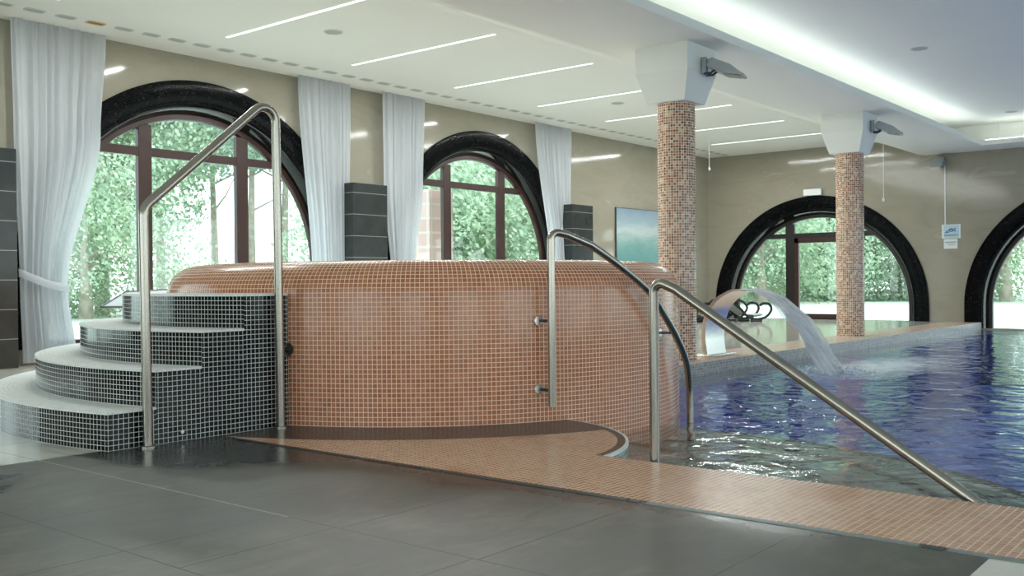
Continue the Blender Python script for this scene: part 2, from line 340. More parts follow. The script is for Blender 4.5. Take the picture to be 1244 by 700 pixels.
# ------------------------------------------------------------------ mesh helpers
def tag(o, label=None, cat=None, group=None, kind=None):
    if label: o['label'] = label
    if cat: o['category'] = cat
    if group: o['group'] = group
    if kind: o['kind'] = kind
    return o
def empty(name, loc=(0, 0, 0), rz=0.0, **k):
    o = bpy.data.objects.new(name, None); COL.objects.link(o); o.location = loc; o.rotation_euler = (0, 0, rz)
    o.empty_display_size = 0.1
    return tag(o, **k)
class MB:
    def __init__(s): s.v = []; s.f = []; s.uv = []
    def face(s, pts, uv=None):
        i = len(s.v); s.v += [tuple(p) for p in pts]; s.f.append(tuple(range(i, i+len(pts)))); s.uv.append(uv)
    def box(s, x0, y0, z0, x1, y1, z1):
        p = [(x0,y0,z0),(x1,y0,z0),(x1,y1,z0),(x0,y1,z0),(x0,y0,z1),(x1,y0,z1),(x1,y1,z1),(x0,y1,z1)]
        for q in ((0,3,2,1),(4,5,6,7),(0,1,5,4),(1,2,6,5),(2,3,7,6),(3,0,4,7)): s.face([p[k] for k in q])
        return s
    def grid(s, P, closed_u=False, closed_v=False, UV=None):
        """P[i][j] points; quads between"""
        n, m = len(P), len(P[0]); base = len(s.v)
        for r in P: s.v += [tuple(q) for q in r]
        for i in range(n if closed_u else n-1):
            for j in range(m if closed_v else m-1):
                a, b = i, (i+1) % n; c, d = j, (j+1) % m
                s.f.append((base+a*m+c, base+b*m+c, base+b*m+d, base+a*m+d))
                s.uv.append([UV[a][c], UV[b if not closed_u or b else a][c], UV[b if not closed_u or b else a][d], UV[a][d]] if UV else None)
        return s
    def tube(s, pts, r, seg=14, cap=True, radii=None):
        pts = [Vector(p) for p in pts]; P = []; n0 = None
        for i, p in enumerate(pts):
            t = (pts[min(i+1, len(pts)-1)]-pts[max(i-1, 0)]).normalized()
            if n0 is None:
                n0 = t.orthogonal().normalized()
            else:
                n0 = (n0 - t*n0.dot(t)).normalized()
            b = t.cross(n0); rr = radii[i] if radii else r
            P.append([p + (n0*math.cos(a)+b*math.sin(a))*rr for a in [2*PI*k/seg for k in range(seg)]])
        s.grid(P, closed_v=True)
        if cap: s.face(list(reversed(P[0]))); s.face(P[-1])
        return s
    def disc(s, c, axis, r, h, seg=20):
        a = Vector(axis).normalized(); c = Vector(c)
        return s.tube([c, c+a*h*0.8, c+a*h], r, seg, radii=[r, r, r*0.9])
    def build(s, name, mat, parent=None, smooth=False, bevel=0.0, keep_local=True, weld=True):
        me = bpy.data.meshes.new(name); me.from_pydata(s.v, [], s.f); ul = me.uv_layers.new(name='UVMap')
        for p, uv in zip(me.polygons, s.uv):
            n = p.normal
            for k, li in enumerate(p.loop_indices):
                if uv: ul.data[li].uv = uv[k]
                else:
                    c = me.vertices[me.loops[li].vertex_index].co
                    ax = max(range(3), key=lambda q: abs(n[q]))
                    ul.data[li].uv = (c[1], c[2]) if ax == 0 else (c[0], c[2]) if ax == 1 else (c[0], c[1])
        if weld:
            bm = bmesh.new(); bm.from_mesh(me); bmesh.ops.remove_doubles(bm, verts=bm.verts, dist=1e-5)
            bmesh.ops.recalc_face_normals(bm, faces=bm.faces); bm.to_mesh(me); bm.free()
        me.materials.append(mat)
        o = bpy.data.objects.new(name, me); COL.objects.link(o)
        if parent: o.parent = parent
        if smooth:
            for p in me.polygons: p.use_smooth = True
            md = o.modifiers.new('edges', 'EDGE_SPLIT'); md.split_angle = math.radians(40)
        if bevel:
            md = o.modifiers.new('bevel', 'BEVEL'); md.width = bevel; md.segments = 2; md.limit_method = 'ANGLE'
        return o
def fillet(pts, r, n=7):
    """round the corners of a polyline; r a number or one per inner corner"""
    pts = [Vector(p) for p in pts]; out = [pts[0]]
    for i in range(1, len(pts)-1):
        rr = r[i-1] if isinstance(r, (list, tuple)) else r
        a, b, c = pts[i-1], pts[i], pts[i+1]; u = (a-b).normalized(); v = (c-b).normalized()
        ang = u.angle(v)
        if rr <= 0 or abs(ang-PI) < 0.02: out.append(b); continue
        d = min(rr/math.tan(ang/2), (a-b).length*0.49, (c-b).length*0.49); rr2 = d*math.tan(ang/2)
        p0, p1 = b+u*d, b+v*d; cen = b+(u+v).normalized()*(rr2/math.sin(ang/2))
        e0, e1 = (p0-cen), (p1-cen); tot = e0.angle(e1); ax = e0.cross(e1).normalized()
        for k in range(n+1): out.append(cen + Matrix.Rotation(tot*k/n, 3, ax) @ e0)
    out.append(pts[-1]); return out
def spline(pts, n=8):
    pts = [Vector(p) for p in pts]; out = []
    for i in range(len(pts)-1):
        p0, p1, p2, p3 = pts[max(i-1, 0)], pts[i], pts[i+1], pts[min(i+2, len(pts)-1)]
        for k in range(n):
            t = k/n; out.append(0.5*((2*p1)+(p2-p0)*t+(2*p0-5*p1+4*p2-p3)*t*t+(3*p1-p0-3*p2+p3)*t**3))
    out.append(pts[-1]); return out
def copy_tree(o, parent=None):
    c = o.copy(); COL.objects.link(c)
    if parent: c.parent = parent
    for ch in o.children: copy_tree(ch, c)
    return c
def extruded(name, loops, depth, mat, to_world, parent=None, kind='structure'):
    """2-D outline with holes (list of loops of (a, b)), thick by depth; to_world maps (a, b, d) to xyz"""
    cu = bpy.data.curves.new(name+'_outline', 'CURVE'); cu.dimensions = '2D'; cu.fill_mode = 'BOTH'; cu.extrude = 0.5
    for lp in loops:
        sp = cu.splines.new('POLY'); sp.points.add(len(lp)-1); sp.use_cyclic_u = True
        for p, (a, b) in zip(sp.points, lp): p.co = (a, b, 0, 1)
    tmp = bpy.data.objects.new('outline', cu); COL.objects.link(tmp)
    dg = bpy.context.evaluated_depsgraph_get(); me0 = bpy.data.meshes.new_from_object(tmp.evaluated_get(dg))
    mb = MB()
    for p in me0.polygons:
        mb.face([to_world(me0.vertices[i].co[0], me0.vertices[i].co[1], (me0.vertices[i].co[2]+0.5)*depth) for i in p.vertices])
    bpy.data.objects.remove(tmp); bpy.data.curves.remove(cu); bpy.data.meshes.remove(me0)
    o = mb.build(name, mat, parent)
    if kind: o['kind'] = kind
    return o

# ================================================================== SETTING
XF, YW, ZC = 20.8, 10.9, 3.75          # far wall, window wall, ceiling
TX, TY, TR = 5.62, 5.41, 1.96          # whirlpool tub centre and radius
PX, PY, PR = 3.9, 3.7, 1.04            # round platform
WZ = -0.14                             # water level
Y0, X0 = -5.0, -4.0
YC = 4.96                              # far pool edge

# floors
o = MB().box(X0, 0.75, -0.3, 3.27, 4.84, 0).build('floor', M['grey_floor']); tag(o, kind='structure')
o = MB().box(X0, 4.84, -0.3, 3.9, YW, -0.001).build('floor', M['beige_floor']); tag(o, kind='structure')
o = MB().box(3.9, 5.62, -0.3, XF, YW, -0.001).build('floor', M['beige_floor']); tag(o, kind='structure')
o = MB().box(X0, Y0, -0.3, 3.27, 0.75, -0.001).build('floor', M['beige_floor']); tag(o, kind='structure')
# coping along the far edge of the pool
o = MB().box(3.9, YC, -0.10, XF, 5.62, 0.0).build('floor', M['coping_top']); tag(o, kind='structure')
o = MB().box(3.9, YC+0.004, -1.3, XF, 5.2, -0.10).build('wall_pool_far', M['blue']); tag(o, kind='structure')
o = MB().box(XF-0.02, Y0, -1.3, XF+0.3, YC, -0.16).build('wall_pool_end', M['blue']); tag(o, kind='structure')
o = MB().box(6.5, YC-0.006, -0.24, XF, YC+0.01, -0.012).build('trim_1', M['coping_face']); tag(o, kind='structure')
# pink mosaic pool edge with the round platform
deck = [(3.27, Y0), (4.0, Y0), (4.0, 2.665)]
a0 = math.atan2(2.665-PY, 4.0-PX)
for k in range(41):
    a = a0 + (math.radians(20)-a0)*k/40; deck.append((PX+PR*math.cos(a), PY+PR*math.sin(a)))
deck += [(5.3, 4.9), (5.3, 5.3), (3.9, 5.3), (3.27, 4.84)]
mb = MB(); mb.face([(x, y, 0) for x, y in deck])
o = mb.build('floor', M['deck'], weld=False); tag(o, kind='structure')
mb = MB(); L = 0; P = []; U = []
for i, (x, y) in enumerate(deck[:-6]):
    if i: L += math.hypot(x-deck[i-1][0], y-deck[i-1][1])
    P.append([(x, y, 0), (x, y, -1.3)]); U.append([(L, 0), (L, -1.3)])
mb.grid(P, UV=U); o = mb.build('wall_pool_near', M['rimside'], smooth=True); tag(o, kind='structure')
# white lip line on the platform edge
mb = MB(); P = []
for (x, y) in deck[2:43]:
    dx, dy = (x-PX)/PR, (y-PY)/PR
    P.append([(PX+dx*(PR-0.012), PY+dy*(PR-0.012), 0.001), (PX+dx*(PR+0.004), PY+dy*(PR+0.004), 0.001), (PX+dx*(PR+0.004), PY+dy*(PR+0.004), -0.015)])
o = mb.grid(P).build('trim_2', M['tread'], smooth=True); tag(o, kind='structure')
# pool floor and walls
o = MB().box(3.9, Y0, -1.35, XF, 5.2, -1.2).build('floor', M['blue']); tag(o, kind='structure')
# drain channel slats between slabs and mosaic
M['slat'] = simple('pale_grey_channel_slat', srgb(128, 134, 130), 0.4)
M['slat_dark'] = simple('dark_channel_slat', srgb(44, 48, 46), 0.4)
ys = [(4.62, 2.06, 0), (2.05, 2.0, 1), (1.97, 0.962, 0), (0.95, 0.885, 1), (0.872, -1.6, 0), (-1.62, -4.9, 0)]
for a, b, d in ys:
    o = MB().box(3.222, b, -0.05, 3.262, a, 0.002).build('trim_3', M['slat_dark'] if d else M['slat']); tag(o, kind='structure')
    if a > 4: o.data.materials[0] = M['slat_dark']

# submerged steps round the platform
for k, (r1, zt) in enumerate(((1.6, -0.20), (2.15, -0.255), (2.72, -0.31), (3.32, -0.365))):
    r0 = 1.0 if k == 0 else (1.6, 2.15, 2.72)[k-1]
    mb = MB(); P = []; U = []
    for i in range(61):
        a = math.radians(-128 + 134*i/60)
        ca, sa = math.cos(a), math.sin(a)
        row = [(r0, zt), (r1, zt), (r1, zt-0.06 if k < 3 else -1.25)]
        P.append([(PX+r*ca, PY+r*sa, z) for r, z in row])
        U.append([(a*r1, r1-r0), (a*r1, 0.0), (a*r1, -0.06 if k < 3 else -1.2)])
    o = mb.grid(P, UV=U).build('trim_4', M['poolstep'], smooth=True); tag(o, kind='structure')

# water
o = MB().box(4.0, Y0, WZ-0.0, XF, YC, WZ).build('pool_water', M['water'])
bpy.data.objects.remove(o)
mb = MB(); mb.face([(4.001, Y0, WZ), (XF, Y0, WZ), (XF, YC-0.006, WZ), (4.001, YC-0.006, WZ)])
o = mb.build('pool_water', M['water'], weld=False); tag(o, 'rippling clear water filling the blue tiled pool', 'water', kind='stuff')

# walls with arched openings
def arch_loop(c, R, cz, zb, n=48):
    return [(c-R, zb)] + [(c-R*math.cos(PI*k/n), cz+R*math.sin(PI*k/n)) for k in range(n+1)] + [(c+R, zb)]
AR, AO = 2.385, 2.12                  # outer radius of surround, opening
WIN = [1.78, 7.25, 12.72]; WCZ, WZB = 1.06, 0.17  # leftmost arch is unseen, continues the row, added for the light it lets in
extruded('wall_left', [[(X0, -0.3), (XF+0.3, -0.3), (XF+0.3, 4.1), (X0, 4.1)]] + [arch_loop(c, AO, WCZ, WZB) for c in WIN], 0.35, M['wall'],
         lambda a, b, d: (a, YW+d, b))
FAR = [8.32, 2.88, -2.56]; FCZ = 0.32
extruded('wall_far', [[(Y0-0.3, -1.4), (YW, -1.4), (YW, 4.1), (Y0-0.3, 4.1)]] + [arch_loop(c, AO, FCZ, (0.0 if c > 5 else -0.12)) for c in FAR], 0.35, M['wall'],
         lambda a, b, d: (XF+d, a, b))
def rect(a0, b0, a1, b1): return [(a0, b0), (a1, b0), (a1, b1), (a0, b1)]
extruded('wall_right', [rect(X0, -1.4, XF+0.3, 4.1)] + [rect(x, 0.4, x+3.6, 3.0) for x in (-3, 1.6, 6.2, 10.8, 15.4)], 0.3, M['wall'],
         lambda a, b, d: (a, Y0-d, b))
extruded('wall_back', [rect(Y0-0.3, -0.3, YW+0.3, 4.1)] + [rect(y, 0.3, y+3.2, 3.0) for y in (-4, 0.3, 4.6)], 0.3, M['wall'],
         lambda a, b, d: (X0-d, a, b))
# ceiling
def prism_x(prof, x0, x1):
    mb = MB(); P = [[(x, y, z) for y, z in prof] for x in (x0, x1)]
    mb.grid(P); return mb
prof = [(YW+0.1, ZC), (7.1, ZC), (6.98, ZC-0.012), (6.86, ZC-0.045), (6.74, ZC-0.09), (6.12, 3.405), (6.0, 3.38), (4.73, 3.38), (4.73, 3.47), (5.45, 3.47), (5.45, ZC+0.12)]
o = prism_x(prof, X0, XF+0.05).build('ceiling', M['ceiling']); tag(o, kind='structure')
prof2 = [(XF+0.01, 3.38), (19.94, 3.38), (19.94, 3.47), (20.75, 3.47), (20.75, ZC+0.12)]
mb = MB(); mb.grid([[(x, y, z) for x, z in prof2] for y in (Y0, 4.74)])
o = mb.build('ceiling', M['ceiling']); tag(o, kind='structure')
o = MB().box(X0, Y0, ZC+0.12, XF+0.05, 5.5, ZC+0.2).build('ceiling', M['ceiling']); tag(o, kind='structure')
o = MB().box(20.7, 4.6, 3.47, XF+0.05, 5.5, ZC+0.12).build('ceiling', M['ceiling']); tag(o, kind='structure')
o = MB().box(X0-0.3, Y0-0.3, 4.1, XF+0.4, YW+0.35, 4.2).build('ceiling', M['ceiling']); tag(o, kind='structure')
# hidden cove strips lying on the ledge
o = MB().box(X0+0.1, 4.95, 3.475, 19.8, 5.02, 3.50).build('cove_light', M['cove']); tag(o, 'long white light strip lying in the ceiling cove above the far pool edge', 'light')
o = MB().box(20.12, Y0+0.1, 3.475, 20.19, 4.7, 3.50).build('cove_light', M['cove']); tag(o, 'white light strip lying in the ceiling cove by the far arched wall', 'light')

# ---------------------------------------------------------------- arched windows
def path_arch(R, cz, zb, n=56):
    pts = [(-R, zb), (-R, (zb+cz)/2)] + [(-R*math.cos(PI*k/n), cz+R*math.sin(PI*k/n)) for k in range(n+1)] + [(R, (zb+cz)/2), (R, zb)]
    return pts
def sweep_arch(mb, prof, cz, zb, closed=True):
    """prof: list of (radius, depth); swept along the arch"""
    cols = [path_arch(r, cz, zb) for r, d in prof]; n = len(cols[0]); P = []; U = []
    ref = path_arch(2.2, cz, zb); L = [0]
    for i in range(1, n): L.append(L[-1]+math.hypot(ref[i][0]-ref[i-1][0], ref[i][1]-ref[i-1][1]))
    V = [0]
    for i in range(1, len(prof)): V.append(V[-1]+math.hypot(prof[i][0]-prof[i-1][0], prof[i][1]-prof[i-1][1]))
    for i in range(n):
        P.append([(cols[j][i][0], prof[j][1], cols[j][i][1]) for j in range(len(prof))]); U.append([(L[i], v) for v in V])
    mb.grid(P, UV=U); return mb
def bar(mb, x0, x1, z0, z1, d0=0.20, d1=0.28): mb.box(x0, d0, z0, x1, d1, z1)
def window(name, loc, rz, cz, zb, layout, wood, wood2):
    w = empty(name, loc, rz, kind='structure')
    face = [(2.05, 0.3), (AR, 0.3), (AR, -0.03), (AR-0.01, -0.04), (2.13, -0.04), (2.10, -0.03), (2.075, 0.0), (2.06, 0.03)]
    sweep_arch(MB(), face, cz, zb).build('arch_surround', M['arch'], w, smooth=True)
    sweep_arch(MB(), [(2.062, 0.028), (2.045, 0.03), (1.985, 0.20), (1.985, 0.3), (2.06, 0.3)], cz, zb).build('reveal', M['black_lacquer'], w, smooth=True)
    sweep_arch(MB(), [(1.99, 0.20), (1.925, 0.20), (1.915, 0.22), (1.915, 0.28), (1.99, 0.28)], cz, zb).build('frame', wood, w, smooth=True)
    R = 1.93
    g = MB(); pa = path_arch(R, cz, zb); g.grid([[(x, 0.236, z), (x, 0.244, z)] for x, z in pa], closed_u=True); g.face([(x, 0.236, z) for x, z in pa]); g.face([(x, 0.244, z) for x, z in reversed(pa)])
    g.build('pane', M['glass'], w)
    for (x0, x1, z0, z1) in layout['mullion']:
        mb = MB(); bar(mb, x0, x1, z0, min(z1, cz+math.sqrt(max(0, R*R-max(abs(x0), abs(x1))**2))+0.03)); mb.build('mullion', wood, w, bevel=0.008)
    for (x0, x1, z0, z1) in layout['transom']:
        mb = MB(); bar(mb, x0, x1, z0, z1, 0.205, 0.275); mb.build('transom', wood, w, bevel=0.008)
    for (x0, x1, z0, z1) in layout.get('leaf', []):
        mb = MB(); bar(mb, x0, x1, z0, z1, 0.18, 0.26); mb.build('door_leaf_frame', wood2, w, bevel=0.006)
    if layout.get('sill'):
        mb = MB(); mb.box(-1.95, 0.18, zb, 1.95, 0.30, zb+0.07); mb.build('bottom_rail', wood, w, bevel=0.008)
        mb = MB(); mb.box(-2.04, -0.03, 0.0, 2.04, 0.30, zb-0.015); mb.build('sill', M['black'], w)
        mb = MB(); mb.box(-2.04, -0.02, zb-0.015, 2.04, 0.30, zb); mb.build('sill_cap', M['tread'], w)
    return w
hw = math.sqrt(1.93**2-(2.5-WCZ)**2)
LW = {'mullion': [(-0.80, -0.62, WZB, 3.2), (0.62, 0.80, WZB, 3.2)], 'transom': [(-hw-0.07, hw+0.07, 2.46, 2.57)], 'sill': True}
for i, c in enumerate(WIN):
    window('window_%d' % (i+1), (c, YW, 0), 0, WCZ, WZB, LW, M['wood'], M['wood'])
hf = math.sqrt(1.93**2-(1.85-FCZ)**2)
LF = {'mullion': [(-0.76, -0.55, 0, 2.3), (0.55, 0.76, 0, 2.3)], 'transom': [(-hf-0.05, hf+0.05, 1.80, 1.91)],
      'leaf': [(-0.55, -0.45, 0.02, 1.80), (0.45, 0.55, 0.02, 1.80), (-0.55, 0.55, 1.69, 1.80), (-0.55, 0.55, 0.0, 0.12)]}
window('door_1', (XF, FAR[0], 0), -PI/2, FCZ, 0.0, LF, M['wood_dark'], M['wood'])
LG = {'mullion': [(-0.76, -0.55, -0.12, 2.3), (0.55, 0.76, -0.12, 2.3)], 'transom': [(-hf-0.05, hf+0.05, 1.80, 1.91)]}
window('window_4', (XF, FAR[1], 0), -PI/2, FCZ, -0.3, LG, M['wood_dark'], M['wood'])
window('window_5', (XF, FAR[2], 0), -PI/2, FCZ, -0.3, LG, M['wood_dark'], M['wood'])

# ================================================================== TUB
def tub():
    t = empty('whirlpool_tub', (TX, TY, 0), label='large round raised whirlpool tub clad in terracotta mosaic', cat='tub')
    prof = [(TR, -1.2), (TR, -0.3), (TR, 0.0), (TR, 0.4), (TR, 0.80)]
    for k in range(1, 9):
        a = PI/2*k/8; prof.append((TR-0.24+0.24*math.cos(a), 0.80+0.20*math.sin(a)))
    prof += [(1.60, 1.0), (1.54, 0.98), (1.5, 0.9), (1.5, 0.3)]
    V = [0]
    for i in range(1, len(prof)): V.append(V[-1]+math.hypot(prof[i][0]-prof[i-1][0], prof[i][1]-prof[i-1][1]))
    n = 128; P = []; U = []
    for i in range(n+1):
        a = 2*PI*i/n; P.append([(r*math.cos(a), r*math.sin(a), z) for r, z in prof]); U.append([(a*TR, v) for v in V])
    MB().grid(P, UV=U).build('shell', M['tub'], t, smooth=True)
    mb = MB(); mb.face([(1.5*math.cos(2*PI*i/64), 1.5*math.sin(2*PI*i/64), 0.32) for i in range(64)]); mb.build('basin_floor', M['tub'], t, weld=False)
    mb = MB(); mb.face([(1.5*math.cos(2*PI*i/64), 1.5*math.sin(2*PI*i/64), 0.88) for i in range(64)]); mb.build('tub_water', M['water'], t, weld=False)
tub()

# ================================================================== STAIRS
def stairs():
    s = empty('tiled_staircase', (3.2, 4.9, 0), label='four curved black mosaic steps with pale treads climbing to the round tub', cat='stairs')
    off = Vector((3.2, 4.9, 0)); YS = 4.80; rs = [3.08, 2.81, 2.535, 2.26, 1.93]; hs = [0.2, 0.4, 0.6, 0.8]
    aend = math.radians(122); N = 48
    def row(r, n=N):
        s0 = PI + math.asin((TY-YS)/r); return [(s0 + (aend-s0)*i/n) for i in range(n+1)]
    mb = MB()
    def pt(r, a, z): return Vector((TX+r*math.cos(a), TY+r*math.sin(a), z))-off
    for k in range(4):
        r1, r0, z1 = rs[k], rs[k+1], hs[k]; z0 = 0 if k == 0 else hs[k-1]
        A = row(r1); B = row(r0)
        mb.grid([[pt(r1, a, 0.0 if k == 0 else z0), pt(r1, a, z1-0.012)] for a in A], UV=[[(a*r1, z0), (a*r1, z1)] for a in A])
        # side wall in the plane of the straight flank
        x1 = TX-math.sqrt(r1*r1-(TY-YS)**2); x0 = TX-math.sqrt(r0*r0-(TY-YS)**2)
        mb.face([Vector(p)-off for p in ((x1, YS, 0), (x0, YS, 0), (x0, YS, z1-0.012), (x1, YS, z1-0.012))], uv=[(x1, 0), (x0, 0), (x0, z1), (x1, z1)])
        mb.face([pt(r1, aend, 0), pt(r0, aend, 0), pt(r0, aend, z1-0.012), pt(r1, aend, z1-0.012)])
        # top under the tread plate
        mb.grid([[pt(r1, a, z1-0.012), pt(r0, b, z1-0.012)] for a, b in zip(A, B)])
    mb.build('body', M['black'], s, weld=False)
    for k in range(4):
        r1, r0, z1 = rs[k]+0.006, rs[k+1]-0.0, hs[k]
        A = row(r1); B = row(r0); tb = MB()
        P = [[pt(r0, b, z1-0.012), pt(r1, a, z1-0.012), pt(r1, a, z1), pt(r0, b, z1)] for a, b in zip(A, B)]
        U = [[(a*r1, 0), (a*r1, r1-r0), (a*r1, r1-r0+.01), (a*r1, 0)] for a in A]
        tb.grid(P, closed_v=False, UV=U); tb.face(P[0]); tb.face(P[-1])
        tb.build('tread', M['tread'], s, weld=False)['label'] = 'pale grey mosaic tread'
    # drain rosette on the flank
    MB().disc(Vector((3.03, YS-0.001, 0.05))-off, (0, -1, 0), 0.012, 0.006, 12).build('drain_cap', M['steel_bright'], s, smooth=True)
stairs()

# ================================================================== HAND RAILS
def rail(name, pts, r, fil, label, foot=None, mat='steel'):
    root = empty(name, pts[0], label=label, cat='handrail')
    off = Vector(pts[0]); P = fillet([Vector(p)-off for p in pts], fil) if fil is not None else [Vector(p)-off for p in pts]
    MB().tube(P, r, 18).build('tube', M[mat], root, smooth=True)
    for f in (foot or []):
        MB().disc(Vector(f)-off, (0, 0, 1), r*1.7, 0.012).build('floor_flange', M[mat], root, smooth=True)
    return root, off
r1, off = rail('stair_handrail', [(2.795, 4.745, 0), (2.780, 4.745, 1.262), (3.638, 4.745, 1.995), (3.657, 4.745, 0)], 0.026, [0.09, 0.085],
     'tall steel handrail rising beside the black mosaic steps', foot=[(2.795, 4.745, 0), (3.657, 4.745, 0)])
a = Vector((3.665, 4.75, 0.46)); b = Vector((TX-TR*math.cos(math.radians(18)), TY-TR*math.sin(math.radians(18)), 0.46))
MB().tube([a-off, b-off], 0.018).build('wall_bracket', M['steel_dark'], r1, smooth=True)
MB().disc(b-off+(a-b).normalized()*0.02, (b-a), 0.042, 0.022).build('wall_flange', M['steel_dark'], r1, smooth=True)

def cyl(deg, z, r=2.06): return Vector((TX+r*math.cos(math.radians(deg)), TY+r*math.sin(math.radians(deg)), z))
vert = [cyl(-115, z) for z in (0.10, 0.4, 0.8)]
cr_ = fillet([cyl(-115, 0.9), cyl(-115, 1.165), cyl(-112.0, 1.145), cyl(-107, 1.085)], [0.06, 0.05])
arc = spline([cyl(-107, 1.085), cyl(-101.4, 0.98), cyl(-92, 0.80), cyl(-86.3, 0.64), cyl(-80.1, 0.47), cyl(-73.3, 0.28), cyl(-70.4, 0.12), cyl(-69.5, -0.03), cyl(-69.2, -0.4)], 6)
pts = vert+cr_[:-1]+arc
r2, off = rail('tub_handrail', pts, 0.024, None, 'curved steel handrail fixed round the tub wall and dipping into the pool')
for deg, z in ((-115, 0.62), (-115, 0.20), (-81.5, 0.50)):
    w = cyl(deg-1.3, z, TR-0.005); e = cyl(deg, z+0.0, 2.06)
    n_ = cyl(deg, z, 1)-Vector((TX, TY, z))
    MB().tube([w-off, e-off], 0.009).build('wall_bracket', M['steel_dark'], r2, smooth=True)
    MB().disc(w-off, n_, 0.032, 0.026).build('wall_flange', M['steel_bright'], r2, smooth=True)
r3, off = rail('pool_handrail', [(4.045, 2.41, -0.19), (4.045, 2.41, 0.3), (4.045, 2.41, 0.865), (4.045, 2.29, 0.815), (4.045, 0.98, -0.015), (4.045, 0.55, -0.28)], 0.0235, [0, 0.07, 0.08, 0],
     'steel pool handrail sloping from the platform down along the water edge')

# ================================================================== COLUMNS
def column(x, y, label):
    c = empty('mosaic_column', (x, y, 0), label=label, cat='column', group='columns along the pool edge')
    n = 48; R = 0.205; P = []; U = []
    for i in range(n+1):
        a = 2*PI*i/n; P.append([(R*math.cos(a), R*math.sin(a), z) for z in (0.0, 1.4, 2.79)]); U.append([(a*R, z) for z in (0, 1.4, 2.79)])
    MB().grid(P, UV=U).build('shaft', M['column'], c, smooth=True)
    mb = MB(); P = []
    for h, z in ((0.225, 2.785), (0.23, 2.79), (0.315, 3.09), (0.32, 3.10), (0.32, 3.39)):
        P.append([(-h, -h, z), (h, -h, z), (h, h, z), (-h, h, z)])
    mb.grid(P, closed_v=True); mb.face(P[0]); mb.build('capital', M['ceiling'], c)
    return c
column(9.45, 5.33, 'nearer brown mosaic column beside the round tub')
column(14.94, 5.42, 'farther brown mosaic column in front of the arched door')

# ================================================================== FLOODLIGHTS
def floodlight(loc, rz, label):
    f = empty('floodlight', loc, rz, label=label, cat='floodlight')
    # local: +x points away from the support
    T = Matrix.Rotation(math.radians(25), 3, 'Y'); base = Vector((0.07, 0, 0.0))
    def q(x, y, z): return tuple(base + T @ Vector((x, y, z)))
    mb = MB(); secs = [(0.0, 0.085, 0.035), (0.03, 0.115, 0.055), (0.24, 0.12, 0.055), (0.36, 0.12, 0.022), (0.42, 0.105, 0.012)]
    P = []
    for x, w, h in secs: P.append([q(x, -w, -h), q(x, w, -h), q(x, w, h*0.75), q(x, w*0.8, h), q(x, -w*0.8, h), q(x, -w, h*0.75)])
    mb.grid(P, closed_v=True); mb.face(P[0]); mb.face(P[-1]); mb.build('housing', M['grey_metal'], f, bevel=0.004)
    mb = MB(); P = [[q(x, w*0.86, -h-0.004), q(x, -w*0.86, -h-0.004)] for x, w, h in ((0.20, 0.11, 0.055), (0.25, 0.12, 0.053), (0.38, 0.12, 0.018))]
    P2 = [[q(x, w*0.86, -h+0.004), q(x, -w*0.86, -h+0.004)] for x, w, h in ((0.20, 0.11, 0.055), (0.25, 0.12, 0.053), (0.38, 0.12, 0.018))]
    mb.grid(P); mb.grid(P2); mb.build('lens', M['lens'], f)
    mb = MB(); mb.box(0, -0.05, -0.12, 0.05, 0.05, 0.06); mb.build('mount', M['grey_metal'], f, bevel=0.006)
    mb = MB(); P = [(0.03, y, -0.11) for y in (-0.06, 0.06)]
    for y in (-0.055, 0.055):
        mb.tube([(0.03, y, -0.12), (0.10, y, -0.12), (0.20, y, -0.055), (0.24, y, -0.03)], 0.013, 8)
    mb.build('bracket', M['dark_metal'], f, smooth=True)
    MB().disc((0.16, 0.1, -0.0), (0, 1, 0), 0.014, 0.025, 10).build('pivot', M['dark_metal'], f)
floodlight((9.46, 5.01, 3.19), -PI/2+0.28, 'grey floodlight on the capital of the nearer column')
floodlight((14.97, 5.10, 3.21), -PI/2+0.28, 'grey floodlight on the capital of the farther column')
floodlight((20.78, 5.68, 3.25), PI, 'grey floodlight on the far wall just under the lowered ceiling')

# ================================================================== CEILING LIGHTS
k = 0
names = ['partly cut off by the photo edge', 'nearest full one', 'second', 'third', 'fourth', 'fifth', 'sixth', 'farthest']
def strip_light(x, label):
    s = MB().box(-0.02, -1.225, -0.006, 0.02, 1.225, 0.004).build('strip_light', M['strip']); s.location = (x, 8.53, ZC)
    tag(s, label, 'light', 'recessed ceiling light strips')
    l = bpy.data.lights.new('strip_lamp', 'AREA'); l.shape = 'RECTANGLE'; l.size = 0.05; l.size_y = 2.4; l.energy = STRIP_WATT; l.color = (0.95, 1.0, 0.99)
    o = bpy.data.objects.new('strip_lamp', l); COL.objects.link(o); o.location = (0, 0, -0.02); o.parent = s
STR = [(4.8, 'white ceiling light strip cut off by the top left picture edge'), (6.8, 'slim white ceiling light strip over the black steps'),
       (8.74, 'slim white ceiling light strip, second from the left of the row'), (10.74, 'slim white ceiling light strip, third from the left of the row'),
       (12.77, 'slim white ceiling light strip, fourth from the left of the row'), (14.77, 'slim white ceiling light strip running behind the nearer column capital'),
       (16.85, 'slim white ceiling light strip just right of the nearer column'), (18.8, 'farthest slim white ceiling light strip, next to the far wall')]
for x, lb in STR: strip_light(x, lb)

